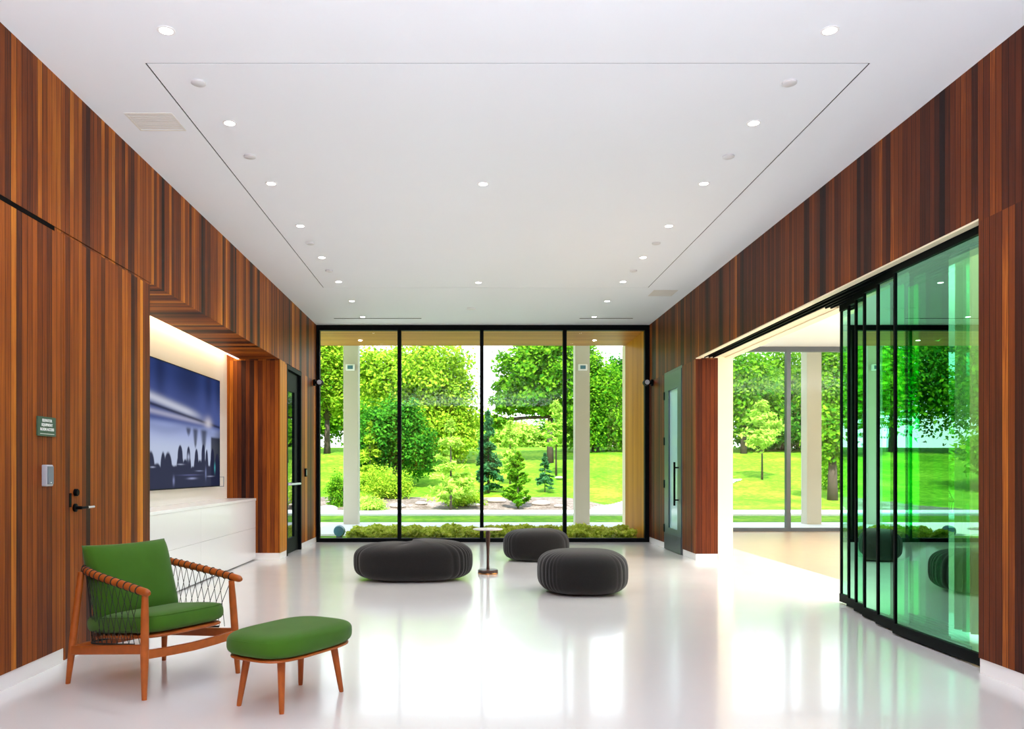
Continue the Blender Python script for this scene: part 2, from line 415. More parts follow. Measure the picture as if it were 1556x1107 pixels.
struct('trim_7', MB().box(XL,NY1+.0,.09, XL+.006,11.36,HD-.004), M['wood_out'])
d2 = struct_empty('door_2', (XL,DLa,0))       # glazed black door in the left wall
struct('door_frame', MB().box(XL-.30,DLa,0, XL+.004,DLa+.05,HD-.01).box(XL-.30,DLb-.05,0, XL+.004,DLb,HD-.01).box(XL-.30,DLa+.05,HD-.07, XL+.004,DLb-.05,HD-.01), M['black'], parent=d2, world=True)
lx = -2.615
lf = struct('door_leaf', MB().box(lx-.02,DLa+.055,.01, lx+.02,DLa+.12,HD-.08).box(lx-.02,DLb-.30,.01, lx+.02,DLb-.055,HD-.08).box(lx-.02,DLa+.12,.01, lx+.02,DLb-.30,.22).box(lx-.02,DLa+.12,HD-.35, lx+.02,DLb-.30,HD-.08), M['black'], parent=d2, world=True)
pn = MB().add([(lx,DLa+.12,.22),(lx,DLb-.30,.22),(lx,DLb-.30,HD-.35),(lx,DLa+.12,HD-.35)], [(0,1,2,3)]).build('glass', M['door_glass'], lf)
pn.location = (-XL,-DLa,0)
pb = MB().tube([(lx+.02,DLa+.18,1.01),(lx+.075,DLa+.18,1.01),(lx+.075,DLb-.16,1.01),(lx+.02,DLb-.16,1.01)], .018, 8).build('push_bar', M['steel'], d2, 'angle', world=True)

d3 = struct_empty('door_3', (XR,DRa,0))       # blue grey steel door with narrow glass, right wall
struct('door_frame', MB().box(XR-.004,DRa-.0,.0, XR+.30,DRa+.03,HD-.005).box(XR-.004,DRb-.03,0, XR+.30,DRb,HD-.005).box(XR-.004,DRa+.03,HD-.04, XR+.30,DRb-.03,HD-.005), M['dgrey'], parent=d3, world=True)
ga, gb = 11.83, 12.36
lf = struct('door_leaf', MB().box(XR-.012,DRa+.033,.25, XR+.035,ga,HD-.045).box(XR-.012,gb,.25, XR+.035,DRb-.033,HD-.045).box(XR-.012,ga,2.42, XR+.035,gb,HD-.045).box(XR-.012,ga,.25, XR+.035,gb,.34), M['doorsteel'], parent=d3, world=True)
pn = MB().add([(XR+.012,ga,.34),(XR+.012,gb,.34),(XR+.012,gb,2.42),(XR+.012,ga,2.42)], [(0,1,2,3)]).build('glass', M['reflect_pane'], lf); pn.location = (-XR,-DRa,0)
struct('kick_plate', MB().box(XR-.016,DRa+.033,.006, XR+.03,DRb-.033,.25), M['dgrey'], parent=d3, world=True)
struct('pull_handle', MB().tube([(XR-.012,11.77,.78),(XR-.07,11.77,.78)], .011, 8).tube([(XR-.012,11.77,1.25),(XR-.07,11.77,1.25)], .011, 8).tube([(XR-.07,11.77,.70),(XR-.07,11.77,1.33)], .015, 10), M['black'], parent=d3, world=True, smooth='angle')
for z in (.32, 1.00, 1.66, 2.36): struct('hinge', MB().box(XR-.022,DRb-.05,z-.06, XR-.004,DRb+.012,z+.06), M['black'], parent=d3, world=True)
struct('wall_right_backing', MB().box(XR+.28,DRa,0, XR+.30,DRb,HD-.05), M['bluegrey'])

# ------------------------------------------------------------------ sliding glass panels
P = [(3.15,4.87,6.00),(3.21,5.20,6.37),(3.265,5.52,6.70),(3.32,5.80,6.96),(3.37,6.05,7.20),(3.42,6.30,7.45)]
plab = ['broad green glass sliding panel at the front of the stack, beside the timber wall end',
        'second green glass sliding panel, showing a narrow strip beyond the broad front panel',
        'third green glass sliding panel counted back from the broad front panel',
        'fourth green glass sliding panel counted back from the broad front panel',
        'fifth green glass sliding panel, next to last of the stack',
        'rearmost green glass sliding panel, its edge bordering the open doorway']
for i, (x, a, b) in enumerate(P):
    t = thing('sliding_glass_panel', plab[i], 'glass panel', (x,a,0), 0, 'stacked sliding glass panels')
    a2 = a + (.004 if i == 0 else 0)
    MB().box(x-.016,a2,.012, x+.016,b,.085).build('bottom_rail', M['black'], t, world=True)
    MB().box(x-.016,a2,HD-.055, x+.016,b,HD-.001 if i == 0 else HD+.06).build('top_rail', M['black'], t, world=True)
    MB().add([(x,a2,.085),(x,b-.02,.085),(x,b-.02,HD-.055),(x,a2,HD-.055)], [(0,1,2,3)]).build('glass', M['green_glass'], t, world=True)
    MB().box(x-.010,b-.02,.085, x+.010,b,HD-.055).build('edge_stile', M['black'], t, world=True)

# ------------------------------------------------------------------ curtain behind the panels
def curtain(name, label, x0, x1, y, z0, z1, folds, amp, parent_axis='x'):
    mb = MB(); n = folds*12; rows = 10
    vs, fs = [], []
    for j in range(rows+1):
        for i in range(n+1):
            s = i/n; ph = 2*PI*folds*s
            x = x0+(x1-x0)*s; yy = y + amp*math.sin(ph)*(.8+.2*j/rows) + .01*math.sin(3.1*s*20)
            z = z0+(z1-z0)*(1-j/rows)
            vs.append((x,yy,z) if parent_axis == 'x' else (yy,x,z))
    for j in range(rows):
        for i in range(n): fs.append((j*(n+1)+i, j*(n+1)+i+1, (j+1)*(n+1)+i+1, (j+1)*(n+1)+i))
    o = mb.add(vs, fs).build(name, M['curtain'], None, True)
    return tag(o, label, 'curtain')
curtain('curtain', 'sheer cream curtain gathered behind the broad green glass panel', 5.20, 6.02, 3.64, .04, 2.86, 9, .045, 'y')
r_ = MB().tube([(3.62,4.3,2.88),(3.62,10.8,2.88)], .012, 8).build('curtain_rail', M['steel'], None, True)
tag(r_, 'slim metal rail carrying the cream curtain above the glass panels', 'rail')

# ------------------------------------------------------------------ niche: credenza, screen, cove light
cr = thing('credenza', 'long white lacquered credenza in the timber niche below the screen', 'credenza', (-2.9,NY0,0))
MB().box(NXB+.002,NY0+.01,.012, -2.90,NY1-.003,.80).build('carcass', M['lacquer'], cr, world=True)
MB().box(NXB+.002,NY0+.01,.80, -2.872,NY1-.003,.833).build('top', M['lacquer'], cr, world=True, bevel=.003)
ys = [NY0+.01, NY0+2.24, NY1-.003]
for i in range(2):
    MB().box(-2.90,ys[i]+.0012,.4372, -2.88,ys[i+1]-.0012,.7985).build('drawer', M['lacquer'], cr, world=True)
    MB().box(-2.90,ys[i]+.0012,.015, -2.88,ys[i+1]-.0012,.4348).build('drawer', M['lacquer'], cr, world=True)

# the lit screen: a lakeside picture, coloured by vertex
SY0, SY1, SZ0, SZ1, SCX = 8.12, 10.50, 1.005, 2.365, -3.20
scr = thing('wall_screen', 'wide wall screen showing a misty blue lake behind dark standing figures', 'screen', (NXB,(SY0+SY1)/2,SZ0))
MB().box(NXB+.001,SY0,SZ0, SCX-.004,SY1,SZ1).build('bezel', M['black'], scr, world=True)
nu, nv = 300, 170
U, V = np.meshgrid(np.linspace(0,1,nu+1), np.linspace(0,1,nv+1))      # V from bottom to top
rng = np.random.default_rng(3)
def smooth(e0, e1, x):
    t = np.clip((x-e0)/(e1-e0), 0, 1); return t*t*(3-2*t)
def img(U, V):
    top, mid, lo = np.array([.022,.042,.16]), np.array([.08,.115,.34]), np.array([.62,.70,.92])
    c = top + (mid-top)*smooth(.95,.62,V)[...,None]
    c = c*(1+.25*np.sin(U*23+np.sin(U*7)*2)[...,None]*smooth(.6,.9,V)[...,None])
    shore = .62+.05*(1-U)+.02*np.sin(U*9)
    b1 = np.exp(-((V-(.71-.13*U))/.035)**2)*smooth(.80,.45,U)
    c = c + (np.array([.75,.78,.90])-c)*(b1*.85)[...,None]
    b2 = np.exp(-((V-(.60-.04*U))/.022)**2)*smooth(.92,.6,U)
    c = c + (np.array([.55,.55,.72])-c)*(b2*.75)[...,None]
    d1 = np.exp(-((V-(.655-.10*U))/.014)**2); c = c*(1-.75*d1)[...,None]
    ar = np.exp(-(((U-.80)/.06)**2+((V-.575)/.055)**2)); c = c+(np.array([.80,.76,.84])-c)*(ar*.8)[...,None]
    wat = smooth(.56,.50,V)
    w = lo + (np.array([.40,.48,.85])-lo)*smooth(.30,.52,V)[...,None]
    w = w*(1-.5*smooth(.86,1,U))[...,None]
    w = w*(1-.22*np.exp(-((V-.50+.03*np.sin(U*8))/.05)**2))[...,None]
    c = c*(1-wat)[...,None] + w*wat[...,None]
    for u0, w0, h0 in ((.60,.045,.17),(.73,.06,.20),(.50,.04,.07)):
        sh = smooth(1.3,.2,np.abs(U-u0)/(w0*np.clip((V-(.50-h0))/h0,.0,1)**.6+1e-3))*smooth(.53,.49,V)*smooth(.5-h0-.02,.5-h0+.05,V)
        c = c*(1-.75*sh)[...,None]
    rt = smooth(.83,.86,U)*smooth(.47,.44,V); c = c*(1-.88*rt)[...,None]
    dark = np.array([.012,.016,.05])
    base = .19+.03*np.sin(U*31)+.02*np.sin(U*57+1)
    m = smooth(.012,-.012,V-base)
    figs = [(.03,.28,.030),(.17,.27,.022),(.23,.25,.035),(.385,.35,.034),(.50,.345,.026),(.615,.33,.027),(.72,.375,.028),(.775,.33,.02),(.87,.345,.03),(.95,.30,.03)]
    for u0, h0, w0 in figs:
        head = smooth(1.1,.9,np.sqrt(((U-u0)/w0)**2+((V-h0+.10)/.105)**2))
        body = smooth(1.1,.9,np.sqrt(((U-u0)/(w0*1.5))**2+((V-.13)/.16)**2))
        m = np.maximum(m, np.maximum(head, body))
    c = c*(1-m*.96)[...,None] + dark*(m*.96)[...,None]
    for u0, v0, w0, h0, col in ((.50,.26,.022,.035,(.55,.62,.85)),(.39,.195,.05,.006,(.5,.55,.75)),(.91,.17,.012,.05,(.10,.55,.62)),(.66,.14,.06,.005,(.4,.45,.7)),
                                (.55,.075,.07,.010,(.42,.46,.75)),(.52,.105,.16,.006,(.16,.18,.4)),(.83,.09,.06,.005,(.5,.55,.8)),(.05,.17,.03,.006,(.6,.65,.9)),(.30,.06,.015,.04,(.3,.34,.6)),(.76,.12,.012,.06,(.25,.3,.55))):
        k = np.exp(-(((U-u0)/w0)**2+((V-v0)/h0)**2)*1.5)
        c = c + (np.array(col)-c)*(k*.9)[...,None]
    return np.clip(c, 0, 1)
cols = img(U, V)
vs = [(SCX, SY0+.012+(SY1-SY0-.024)*u, SZ0+.012+(SZ1-SZ0-.024)*v) for u, v in zip(U.ravel(), V.ravel())]
fs = [(j*(nu+1)+i, j*(nu+1)+i+1, (j+1)*(nu+1)+i+1, (j+1)*(nu+1)+i) for j in range(nv) for i in range(nu)]
m, nt, out = new_mat('screen_picture')
at = N(nt, 'ShaderNodeVertexColor', layer_name='picture')
p = N(nt, 'ShaderNodeBsdfPrincipled', inp={'Roughness': .6, 'Emission Strength': .40, 'Specular IOR Level': .0, 'Base Color': (.01,.01,.015,1)})
nt.links.new(at.outputs[0], p.inputs['Emission Color']); nt.links.new(p.outputs[0], out.inputs[0])
o = MB().add(vs, fs).build('display', m, scr, world=True)
ca = o.data.color_attributes.new('picture', 'FLOAT_COLOR', 'POINT')
ca.data.foreach_set('color', np.concatenate([cols.reshape(-1,3), np.ones((cols.shape[0]*cols.shape[1],1))], 1).astype(np.float32).ravel())
o = MB().box(NXB,10.54,1.0, -3.165,10.552,1.008).box(-3.173,10.54,1.0, -3.165,10.552,1.13).box(NXB,10.54,1.122, -3.165,10.552,1.13).build('wall_bracket', M['silver'])
tag(o, 'small grey bracket at the lower corner of the wall screen', 'bracket')
o = MB().box(NXB+.015,NY0+.05,HD+.13, NXB+.045,NY1-.05,HD+.15).build('cove_light', M['cove'])
tag(o, 'warm linear cove light hidden above the niche soffit', 'light strip')
o = MB().box(SX-.03,NY1-.55,HD-.006, SX+.0,NY1-.02,HD+.004).build('light_diffuser', emissive('diffuser', (1,.97,.92), 1.3))
tag(o, 'short white end piece of the linear light at the soffit corner', 'light strip')

# ------------------------------------------------------------------ wall devices
sg = thing('wall_sign', 'small dark green room sign with white lettering on the timber wall', 'sign', (XL,4.91,1.475))
MB().box(XL+.001,4.81,1.418, XL+.010,5.02,1.534).build('plate', M['green_sign'], sg, world=True)
def text_mesh(name, body, size, loc, rot, m, parent, world=True):
    cu = bpy.data.curves.new(name, 'FONT'); cu.body = body; cu.size = size; cu.align_x = 'CENTER'; cu.align_y = 'CENTER'; cu.extrude = .0008; cu.offset = .0006
    tmp = bpy.data.objects.new(name+'_tmp', cu); C.objects.link(tmp)
    bpy.context.view_layer.update()
    me = bpy.data.meshes.new_from_object(tmp.evaluated_get(bpy.context.evaluated_depsgraph_get()))
    bpy.data.objects.remove(tmp)
    me.materials.clear(); me.materials.append(m)
    o = bpy.data.objects.new(name, me); C.objects.link(o); o.parent = parent
    o.location = Vector(loc) - parent.location; o.rotation_euler = rot
    return o
R_left = Matrix(((0,0,1),(1,0,0),(0,1,0))).to_euler()
for k, tx in enumerate(('ELEVATOR', 'EQUIPMENT', 'ROOM ACCESS')):
    text_mesh('lettering', tx, .0235, (XL+.011,4.915,1.511-.0265*k), R_left, M['letters'], sg)
MB().box(XL+.010,4.835,1.430, XL+.0108,5.00,1.433).build('braille_line', M['letters'], sg, world=True)
rd = thing('card_reader', 'grey card reader with a silver surround below the green sign', 'card reader', (XL,4.91,1.18))
MB().box(XL-.004,4.872,1.115, XL+.030,4.952,1.245).build('housing', M['silver'], rd, world=True, bevel=.006)
MB().box(XL+.030,4.880,1.128, XL+.036,4.946,1.236).build('face', M['grey'], rd, world=True, bevel=.003)
MB().box(XL+.036,4.907,1.135, XL+.0368,4.918,1.141).build('indicator', M['letters'], rd, world=True)
rd = thing('card_reader', 'small black card reader beside the black glazed door', 'card reader', (XL,12.76,1.17))
MB().box(XL-.004,12.70,1.11, XL+.025,12.80,1.24).build('housing', M['black'], rd, world=True, bevel=.004)
MB().box(XL+.025,12.72,1.13, XL+.028,12.78,1.22).build('face', M['grey'], rd, world=True)
for x, sgn, lab in ((XL,1,'small black security camera on the timber wall at the corner beyond the black glazed door'), (XR,-1,'black security camera on the timber wall beside the blue grey steel door')):
    y, z = (13.45, 2.66)
    t = thing('security_camera', lab, 'security camera', (x,y,z), 0)
    MB().lathe([(.055,0),(.055,sgn*.03),(.045,sgn*.038)], (x+sgn*.001,y,z), 24, 'x').build('mount', M['black'], t, 'angle', world=True)
    MB().tube([(x+sgn*.035,y,z),(x+sgn*.085,y-.01,z)], .03, 16).build('arm', M['black'], t, 'angle', world=True)
    MB().lathe([(.02,-.07),(.052,-.06),(.055,.05),(.045,.06)], (x+sgn*.11,y-.02,z), 24, 'y').build('body', M['black'], t, 'angle', world=True)
    MB().lathe([(.036,-.078),(.040,-.062)], (x+sgn*.11,y-.02,z), 20, 'y').build('lens', M['silver'], t, 'angle', world=True)

# ------------------------------------------------------------------ ceiling fittings
ordn = ['first','second','third','fourth','fifth','sixth','seventh','eighth']
dl0 = thing('downlight', '', 'downlight', (0,0,H), 0, 'recessed ceiling downlights')
MB().lathe([(.050,-.001),(.050,-.004),(.037,-.005),(.037,-.0015)], n=28).build('trim_ring', M['white'], dl0, 'angle')
MB().lathe([(.0365,-.0035),(.0365,-.0040)], n=28).build('lamp_lens', M['lens'], dl0)
spots = []
for k in range(8): spots.append((-1.68, 4.524+1.2065*k, f'lit round downlight, {ordn[k]} from the near end of the left ceiling row'))
for k in range(8): spots.append((2.015, 4.524+1.2065*k, f'lit round downlight, {ordn[k]} from the near end of the right ceiling row'))
spots += [(.13, 6.947, 'lit round downlight alone mid ceiling, the nearer of the central two'), (.137, 10.6, 'lit round downlight mid ceiling above the far end, the farther of the central two')]
for i, (x, y, lab) in enumerate(spots):
    o = dl0 if i == 0 else copy_tree(dl0)
    o.location = (x,y,H); o['label'] = lab
    L = bpy.data.lights.new('downlight_lamp', 'SPOT'); L.energy = 30; L.spot_size = math.radians(125); L.spot_blend = .9; L.shadow_soft_size = .06; L.color = (.96,.97,1)
    lo = bpy.data.objects.new('downlight_lamp', L); lo.location = (x,y,H-.03); C.objects.link(lo)
sp0 = None
for x, ys_, side in ((-1.70, (5.13,6.335,8.76,9.97), 'left'), (2.03, (5.13,6.335,8.76,9.97), 'right')):
    for k, y in enumerate(ys_):
        if sp0 is None: o = sp0 = MB().lathe([(.045,.003),(.045,-.010),(.038,-.014)], n=24).build('sprinkler_cover', M['disc'], None, 'angle')
        else: o = sp0.copy(); C.objects.link(o)
        o.location = (x,y,H-.0005)
        tag(o, f'flat round sprinkler cover, {ordn[k]} from the near end of the {side} ceiling row', 'sprinkler cover', 'ceiling sprinkler covers')
def vent(x0, x1, y0, y1, lab):
    t = thing('ceiling_vent', lab, 'vent', ((x0+x1)/2,(y0+y1)/2,H))
    MB().box(x0,y0,H-.004, x1,y0+.015,H).box(x0,y1-.015,H-.004, x1,y1,H).box(x0,y0+.015,H-.004, x0+.015,y1-.015,H).box(x1-.015,y0+.015,H-.004, x1,y1-.015,H).build('frame', M['vent'], t, world=True)
    mb = MB(); n = 8
    for k in range(n):
        yy = y0+.02+(y1-y0-.04)*k/n; mb.box(x0+.015,yy,H-.003, x1-.015,yy+(y1-y0-.04)/n*.7,H-.0005)
    mb.build('grille', M['vent'], t, world=True)
vent(-2.36,-2.03,5.57,5.86, 'square beige ceiling vent above the timber wall with the green sign')
vent(2.53,2.86,11.05,11.42, 'pale grey ceiling vent above the blue grey steel door')
for x0, x1, lab in ((-2.16,-.75,'slim linear air slot in the ceiling before the left window panes'), (1.80,2.66,'slim linear air slot in the ceiling before the rightmost window pane')):
    tag(MB().box(x0,13.09,H-.003, x1,13.12,H+.002).build('linear_diffuser', M['groove']), lab, 'air slot')
tag(MB().lathe([(.07,.003),(.07,-.012),(.05,-.02)], (.05,12.3,H), 24).build('smoke_detector', M['white'], None, 'angle'), 'round white smoke detector on the ceiling near the window wall', 'detector')

# ------------------------------------------------------------------ armchair
ch = thing('armchair', 'teak lounge armchair with green velvet cushions and black rope sides', 'armchair', (-1.825,4.741,0), math.atan2(-.505,.863))
def slab(a, b, z0, z1, n=4.0, exp=.5, seg=72, rows=14, hexp=.62, taper=0):
    """cushion with a superellipse outline and rounded edges; a along x, b along y"""
    rings = []
    for j in range(rows+1):
        ph = -PI/2 + PI*j/rows
        cr_, sr = math.cos(ph), math.sin(ph)
        k = max(cr_, 1e-4)**exp; h = math.copysign(abs(sr)**hexp, sr)
        ring = []
        for i in range(seg):
            t = 2*PI*i/seg; ct, st = math.cos(t), math.sin(t)
            ex = 2/n
            x = a*math.copysign(abs(ct)**ex, ct); y = b*math.copysign(abs(st)**ex, st)*(1-taper*(x/a < 0)*abs(x/a))
            z = (z0+z1)/2 + (z1-z0)/2*h
            ring.append((x*k, y*k, z))
        rings.append(ring)
    return MB().rings(rings)
def outline(a, b, n, seg=90):
    pts = []
    for i in range(seg):
        t = 2*PI*i/seg; ct, st = math.cos(t), math.sin(t); pts.append((a*math.copysign(abs(ct)**(2/n),ct), b*math.copysign(abs(st)**(2/n),st), 0))
    return pts
feet = {(1,-1): (.328,-.33), (1,1): (.328,.33), (-1,-1): (-.328,-.33), (-1,1): (-.328,.33)}
tops = {(1,-1): (.315,-.315,.555), (1,1): (.300,.305,.555), (-1,-1): (-.262,-.292,.635), (-1,1): (-.262,.292,.635)}
for k in feet:
    a = Vector((*feet[k],0)); b = Vector(tops[k])
    MB().tube([a, a.lerp(b,.1), a.lerp(b,.42), a.lerp(b,.8), b], [.0135,.016,.0225,.021,.017], 14).build('leg', M['teak'], ch, 'angle')
# bent arm rail running front - back - front
rail = []
for x, y, z in ((.362,-.325,.562),(.30,-.325,.572),(.16,-.322,.592),(.0,-.315,.613),(-.14,-.303,.632),(-.245,-.275,.646),(-.305,-.21,.654),(-.33,-.11,.658),(-.335,0,.66)): rail.append(Vector((x,y,z)))
rail = rail + [Vector((p.x,-p.y,p.z)) for p in reversed(rail[:-1])]
def resample(pts, n):
    # Catmull-Rom
    P_ = [pts[0]*2-pts[1]] + pts + [pts[-1]*2-pts[-2]]; out_ = []
    segs = len(pts)-1
    for i in range(n):
        t = i/(n-1)*segs; k = min(int(t), segs-1); u = t-k
        a, b, c_, d = P_[k], P_[k+1], P_[k+2], P_[k+3]
        out_.append(.5*((2*b)+(c_-a)*u+(2*a-5*b+4*c_-d)*u*u+(3*b-a-3*c_+d)*u**3))
    return out_
rp_ = resample(rail, 90)
rr = [.021]*90
for i, r in enumerate((.010,.017,.020)): rr[i] = r; rr[-1-i] = r
MB().tube(rp_, rr, 16).build('arm_rail', M['teak'], ch, 'angle')
# stretchers
MB().bar((-.312,-.322,.19), (.32,-.322,.265), .022, .05).build('side_stretcher', M['teak'], ch, bevel=.005)
MB().bar((-.312,.322,.19), (.32,.322,.245), .022, .05).build('side_stretcher', M['teak'], ch, bevel=.005)
mb = MB(); pts = [(.322,-.31,.235),(.322,-.15,.226),(.322,0,.222),(.322,.15,.226),(.322,.31,.235)]
for i in range(4): mb.bar(pts[i], pts[i+1], .024, .045)
mb.build('front_stretcher', M['teak'], ch)
MB().bar((-.305,-.32,.20), (-.305,.32,.20), .022, .042).build('back_stretcher', M['teak'], ch, bevel=.005)
tilt = Matrix.Translation((0,0,.285)) @ Matrix.Rotation(-.10,4,'Y')
slab(.312,.272,-.012,.016,5,.25).xf(Matrix.Translation((.015,0,0))).xf(tilt).build('seat_frame', M['teak'], ch, 'angle')
seat = slab(.325,.290,.012,.128,4.8,.26,rows=20,hexp=.66).xf(Matrix.Translation((.02,0,0))).xf(tilt).build('seat_cushion', M['velvet'], ch, True)
mb = MB(); mb.tube(outline(.313,.278,4.8), .0045, 6, closed=True); mb.xf(Matrix.Translation((.02,0,.108))).xf(tilt).build('piping', M['velvet'], seat, True)
# back cushion: pillow with pinched corners
def pillow(w, h, th, n=28):
    mb = MB(); vs, fs = [], []
    for s in (1,-1):
        for j in range(n+1):
            for i in range(n+1):
                u, v = -1+2*i/n, -1+2*j/n
                prof = max(0,(1-abs(u)**3.6))**.42*max(0,(1-abs(v)**3.6))**.42
                pin = 1-.045*(1-u*u)*abs(v)**3; pin2 = 1-.045*(1-v*v)*abs(u)**3
                vs.append((s*th/2*prof, w/2*u*pin2, h/2*v*pin))
    m_ = (n+1)**2
    for s in range(2):
        for j in range(n):
            for i in range(n):
                q = [s*m_+j*(n+1)+i, s*m_+j*(n+1)+i+1, s*m_+(j+1)*(n+1)+i+1, s*m_+(j+1)*(n+1)+i]
                fs.append(tuple(q if s == 0 else q[::-1]))
    mb.add(vs, fs); return mb
def weld(o, d=.0015):
    bm = bmesh.new(); bm.from_mesh(o.data); bmesh.ops.remove_doubles(bm, verts=bm.verts, dist=d); bmesh.ops.recalc_face_normals(bm, faces=bm.faces); bm.to_mesh(o.data); bm.free()
    for p in o.data.polygons: p.use_smooth = True
o = pillow(.57,.465,.185).xf(Matrix.Translation((-.195,-.005,.562)) @ Matrix.Rotation(-.30,4,'Y')).build('back_cushion', M['velvet'], ch, True); weld(o)
# rope: wraps on the rail and crossing strands to the seat frame
mb = MB()
def rail_at(t):
    f = t*89; i = min(int(f),88); return rp_[i].lerp(rp_[i+1], f-i)
def low_at(t):     # rope rod under the seat, same parameter as the rail
    p = rail_at(t); sx = .02+ (p.x-.02)*.90
    q = Vector((max(min(sx,.29),-.26), max(min(p.y*.93,.297),-.297), 0))
    q.z = .252 + .10*(q.x)
    return q
nst = 40
ts = [.075 + .85*i/(nst-1) for i in range(nst)]
for i, t in enumerate(ts):
    p = rail_at(t); d = (rail_at(min(1,t+.004))-rail_at(max(0,t-.004))).normalized()
    a = d.cross(Vector((0,0,1))).normalized(); b = a.cross(d)
    mb.tube([p + (a*math.cos(2*PI*k/12)+b*math.sin(2*PI*k/12))*.0225 for k in range(12)], .0036, 5, closed=True)
    for s in (-2, 2):
        j = i+s
        if 0 <= j < nst:
            q = low_at(ts[j]); m_ = p.lerp(q,.5)
            m_.y *= 1.0
            mb.tube([p+Vector((0,0,-.018)), m_, q], .0019, 5, cap=False)
mb.tube([low_at(.10+.80*i/60) for i in range(61)], .006, 6)
mb.build('rope_webbing', M['rope'], ch, True)

# ------------------------------------------------------------------ ottoman
ot = thing('ottoman', 'green velvet footstool with teak legs in front of the armchair', 'footstool', (-.936,4.318,0), math.atan2(.411,.234))
for sx in (-1,1):
    for sy in (-1,1):
        a = Vector((sx*.236,sy*.146,0)); b = Vector((sx*.205,sy*.115,.262))
        MB().tube([a, a.lerp(b,.06), b], [.0115,.0135,.021], 14).build('leg', M['teak'], ot, 'angle')
slab(.325,.205,.258,.280,3.6,.25).build('frame', M['teak'], ot, 'angle')
cu = slab(.345,.224,.272,.392,3.4,.25,rows=20,hexp=.64).build('cushion', M['velvet'], ot, True)
MB().tube([(x,y,.361) for x, y, z in outline(.337,.2165,3.4)], .004, 6, closed=True).build('piping', M['velvet'], cu, True)

# ------------------------------------------------------------------ poufs
def pouf(name, lab, x, y, a, b, h, seed, lump=None, rz=0, pleat_c=(0,0)):
    nu_, nv_ = 240, 44
    rings = []
    rnd = random.Random(seed); ph0 = rnd.random()*6
    for j in range(nv_+1):
        ph = -PI/2 + PI*j/nv_
        c_, s_ = max(math.cos(ph),1e-4), math.sin(ph)
        k = c_**.43; hh = math.copysign(abs(s_)**.62, s_)
        ring = []
        for i in range(nu_):
            t = 2*PI*i/nu_; ct, st = math.cos(t), math.sin(t); ex = .78
            px = math.copysign(abs(ct)**ex,ct); py = math.copysign(abs(st)**ex,st)
            mask = min(1, max(0, (abs(ct)-.42)/.5)) + .5*max(0, st)
            ph_ = (t*30/(2*PI) + .9*math.sin(2*t+ph0) + .5*math.sin(5*t+ph0*2) + .25*s_) % 1
            rdg = 1 - abs(2*ph_-1)**2.2 if ph_ > .12 else 1-abs(2*.12-1)**2.2 - (.12-ph_)*4
            am = .032*min(1,mask)*min(1,k*1.5)*(1-.4*max(0,s_))
            r = 1 - am*(1-rdg)
            lum = lump(px,py) if lump else 1.0
            rad = 1 + .02*math.sin(3*t+ph0)
            z = h/2 + h/2*hh*(1 if s_ < 0 else lum*(1+.10*(1-k*k)) - (lum-1)*0) 
            if s_ > 0: z -= am*.35*h*(1-rdg)*k
            bot = 1 if s_ > -.2 else 1
            ring.append((a*px*k*r*rad*bot, b*py*k*r*rad*bot, max(0, z)))
        rings.append(ring)
    o = MB().rings(rings).build(name, M['pouf'], None, True)
    o.location = (x,y,0); o.rotation_euler = (0,0,rz)
    return tag(o, lab, 'pouf', 'charcoal floor poufs')
pouf('pouf', 'long lumpy charcoal pouf, the widest, left of the small round table', -.62,9.08,.665,.42,.415,1, lump=lambda px,py: .90+.13*max(0,min(1,(px+.35)/.8))-.05*math.exp(-((px+.25)/.25)**2))
pouf('pouf', 'round charcoal pouf nearest the camera, right of the small round table', 1.15,8.13,.447,.43,.405,2, lump=lambda px,py: 1.0)
pouf('pouf', 'round charcoal pouf half hidden behind the nearer round one, close to the window', .925,11.05,.445,.42,.40,5, lump=lambda px,py: 1.0+.02*px)

# ------------------------------------------------------------------ pedestal table
tb = thing('side_table', 'slim pedestal table with a small round top between the charcoal poufs', 'table', (.235,9.54,0))
MB().lathe([(.115,.001),(.118,.006),(.118,.040),(.110,.048),(.02,.052)], n=40).build('base', M['walnut'], tb, 'angle')
MB().lathe([(.1185,.003),(.1195,.010),(.1185,.014)], n=40).build('base_ring', M['copper'], tb, 'angle')
MB().lathe([(.020,.050),(.0165,.10),(.0165,.22),(.019,.30),(.025,.40),(.027,.48),(.018,.512)], n=24).build('stem', M['walnut'], tb, 'angle')
MB().lathe([(.05,.510),(.165,.513),(.176,.520),(.176,.524),(.170,.528)], n=48).build('tabletop', M['tabletop'], tb, 'angle')

# ================================================================== outdoors
def sstep(e0, e1, x):
    t = max(0, min(1, (x-e0)/(e1-e0))); return t*t*(3-2*t)
def zt(x, y):
    r = x/max(y,1)
    flat = 1 - sstep(.47,.55,r)
    hill = 2.75*sstep(26,54,y)*flat - .55*sstep(30,60,y)*(1-flat)
    z = -.02 + hill
    if y > 24.5: z += .05*mnoise.noise(Vector((x*.15,y*.15,0)))
    z += .32*math.exp(-((y-27.5)/2.2)**2)*sstep(24.6,26,y)*sstep(-9,-6,x)*(1-sstep(3.0,5.0,x))*.8
    return z
def patch(x0, x1, y0, y1, nx, ny, off, inside=None):
    vs, fs = [], []
    for j in range(ny+1):
        for i in range(nx+1):
            x, y = x0+(x1-x0)*i/nx, y0+(y1-y0)*j/ny
            vs.append((x,y,zt(x,y)+off))
    for j in range(ny):
        for i in range(nx):
            xc, yc = x0+(x1-x0)*(i+.5)/nx, y0+(y1-y0)*(j+.5)/ny
            if inside is None or inside(xc,yc): fs.append((j*(nx+1)+i, j*(nx+1)+i+1, (j+1)*(nx+1)+i+1, (j+1)*(nx+1)+i))
    return MB().add(vs, fs)
